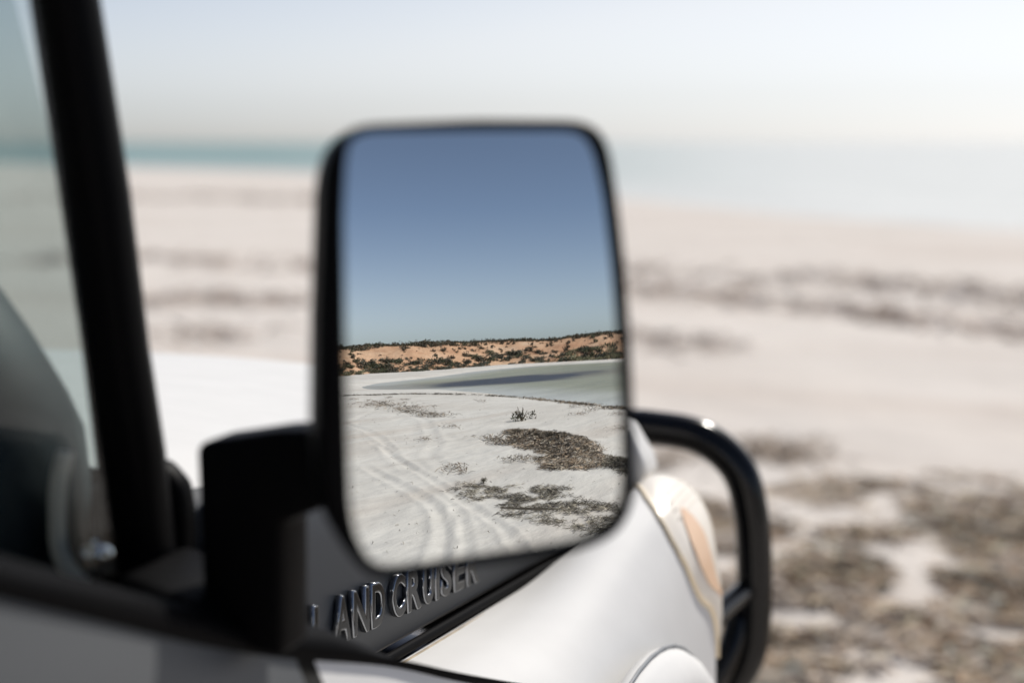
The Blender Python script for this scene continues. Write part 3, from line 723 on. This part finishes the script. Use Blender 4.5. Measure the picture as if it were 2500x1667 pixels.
def resample(o, n):
    p = [Vector((a/1000, b/1000, 0)) for a, b in o]; p.append(p[0]); seg = [(p[i+1]-p[i]).length for i in range(len(p)-1)]; T = sum(seg); out = []
    for k in range(n):
        d = T*k/n; i = 0
        while d > seg[i]: d -= seg[i]; i += 1
        out.append(p[i].lerp(p[i+1], d/seg[i]))
    for _ in range(2): out = [(out[i-1]+2*out[i]+out[(i+1) % n])/4 for i in range(n)]
    return out
def mp(u, v, wv=0.0): return Mc+ex*u+ey*v+n0*(wv-(u*u+v*v)/(2*RC))
# start both outlines at the same polar angle so the lofted rim does not twist
def by_angle(o, n):
    pts = resample(o, 900); out = []
    an = [math.atan2(p.y, p.x) for p in pts]
    for k in range(n):
        a = -math.pi+2*math.pi*k/n; i = min(range(len(pts)), key=lambda q: abs((an[q]-a+math.pi) % (2*math.pi)-math.pi)); out.append(pts[i])
    for _ in range(1): out = [(out[i-1]+2*out[i]+out[(i+1) % n])/4 for i in range(n)]
    return out
NG = 144; go = by_angle(glass_o, NG); oo = by_angle(outer_o, NG)
mir = mobj('wing_mirror', [], [], M['black'], car)
K = Mc-n0*RC
def sph(u, v):
    d = math.sqrt(RC*RC-u*u-v*v); return K+ex*u+ey*v+n0*d
V = [sph(0, 0)]; F = []; NRg = 36
for i in range(1, NRg+1):
    for p in go: V.append(sph(p.x*1.03*i/NRg, p.y*1.02*i/NRg))
for j in range(NG): F.append((0, 1+j, 1+(j+1) % NG))
for i in range(NRg-1):
    for j in range(NG):
        k = (j+1) % NG; F.append((1+i*NG+j, 1+(i+1)*NG+j, 1+(i+1)*NG+k, 1+i*NG+k))
V64 = V
mg = mobj('mirror_glass', V, F, M['mirror'], mir)
if mg.data.polygons[0].normal.dot(n0) < 0: mg.data.flip_normals()
mg.data.normals_split_custom_set_from_vertices([((Vector(v)-K)/RC)[:] for v in V64])
def ring(o, s, wv): return [mp(p.x*s, p.y*s, wv) for p in o]
mid = [(a*.55+b*.45) for a, b in zip(oo, go)]
hs = loft('mirror_housing', [ring(go, 1.0, .0005), ring(go, 1.004, .005), ring(mid, 1.0, .0075), ring(oo, .995, .004), ring(oo, 1.0, -.002), ring(oo, 1.0, -.030), ring(oo, .97, -.052), ring(oo, .86, -.070), ring(oo, .5, -.080), ring(oo, .08, -.082)], M['black'], mir, cap=False)
# bracket on the door
br = [(.770, 1.155), (.832, 1.150), (.834, 1.245), (.905, 1.275), (.905, 1.312), (.853, 1.310), (.828, 1.308), (.800, 1.302), (.774, 1.297), (.768, 1.292)]
prism('mirror_arm', br, -.075, -.035, M['black'], mir, .005)
prism('mirror_base', [(.715, 1.155), (.785, 1.155), (.795, 1.165), (.79, 1.185), (.715, 1.205)], -.10, -.012, M['black'], mir, .01)

# cabin fittings seen through the door glass
rbox('dashboard', (-.62, -.30, .70), (.62, -.02, 1.17), M['dash'], car, .03)
V = []
for y, k in ((-.13, .6), (-.11, .95), (-.06, 1.0), (-.03, 1.0), (-.012, .90)):
    for x, z in ((.12, 1.16), (.14, 1.36), (.25, 1.425), (.42, 1.437), (.50, 1.432), (.545, 1.415), (.575, 1.39), (.60, 1.36), (.62, 1.33), (.634, 1.30), (.638, 1.26), (.635, 1.16)):
        V.append((.4+(x-.4)*(.85+.15*k), y, 1.16+(z-1.16)*k))
loft('instrument_hood', [V[i*12:(i+1)*12] for i in range(5)], M['dash'], car)
tube('grab_handle', [(.672, -.090, 1.285), (.668, -.094, 1.262), (.666, -.094, 1.235), (.666, -.093, 1.215), (.671, -.090, 1.200), (.682, -.085, 1.186)], .0062, M['cream'], car, 14, 6)
bm = bmesh.new(); bmesh.ops.create_uvsphere(bm, u_segments=18, v_segments=10, radius=.012)
for v in bm.verts: v.co = Vector((.694+v.co.x, -.088+v.co.y, 1.214+v.co.z*.8))
bmobj('handle_glint', bm, M['chrome'], car, True)  # chrome ball added for the bluish glint on the inner door handle
rbox('sun_visor', (.30, -.10, 1.585), (.582, -.03, 1.74), M['dash'], car, .006)
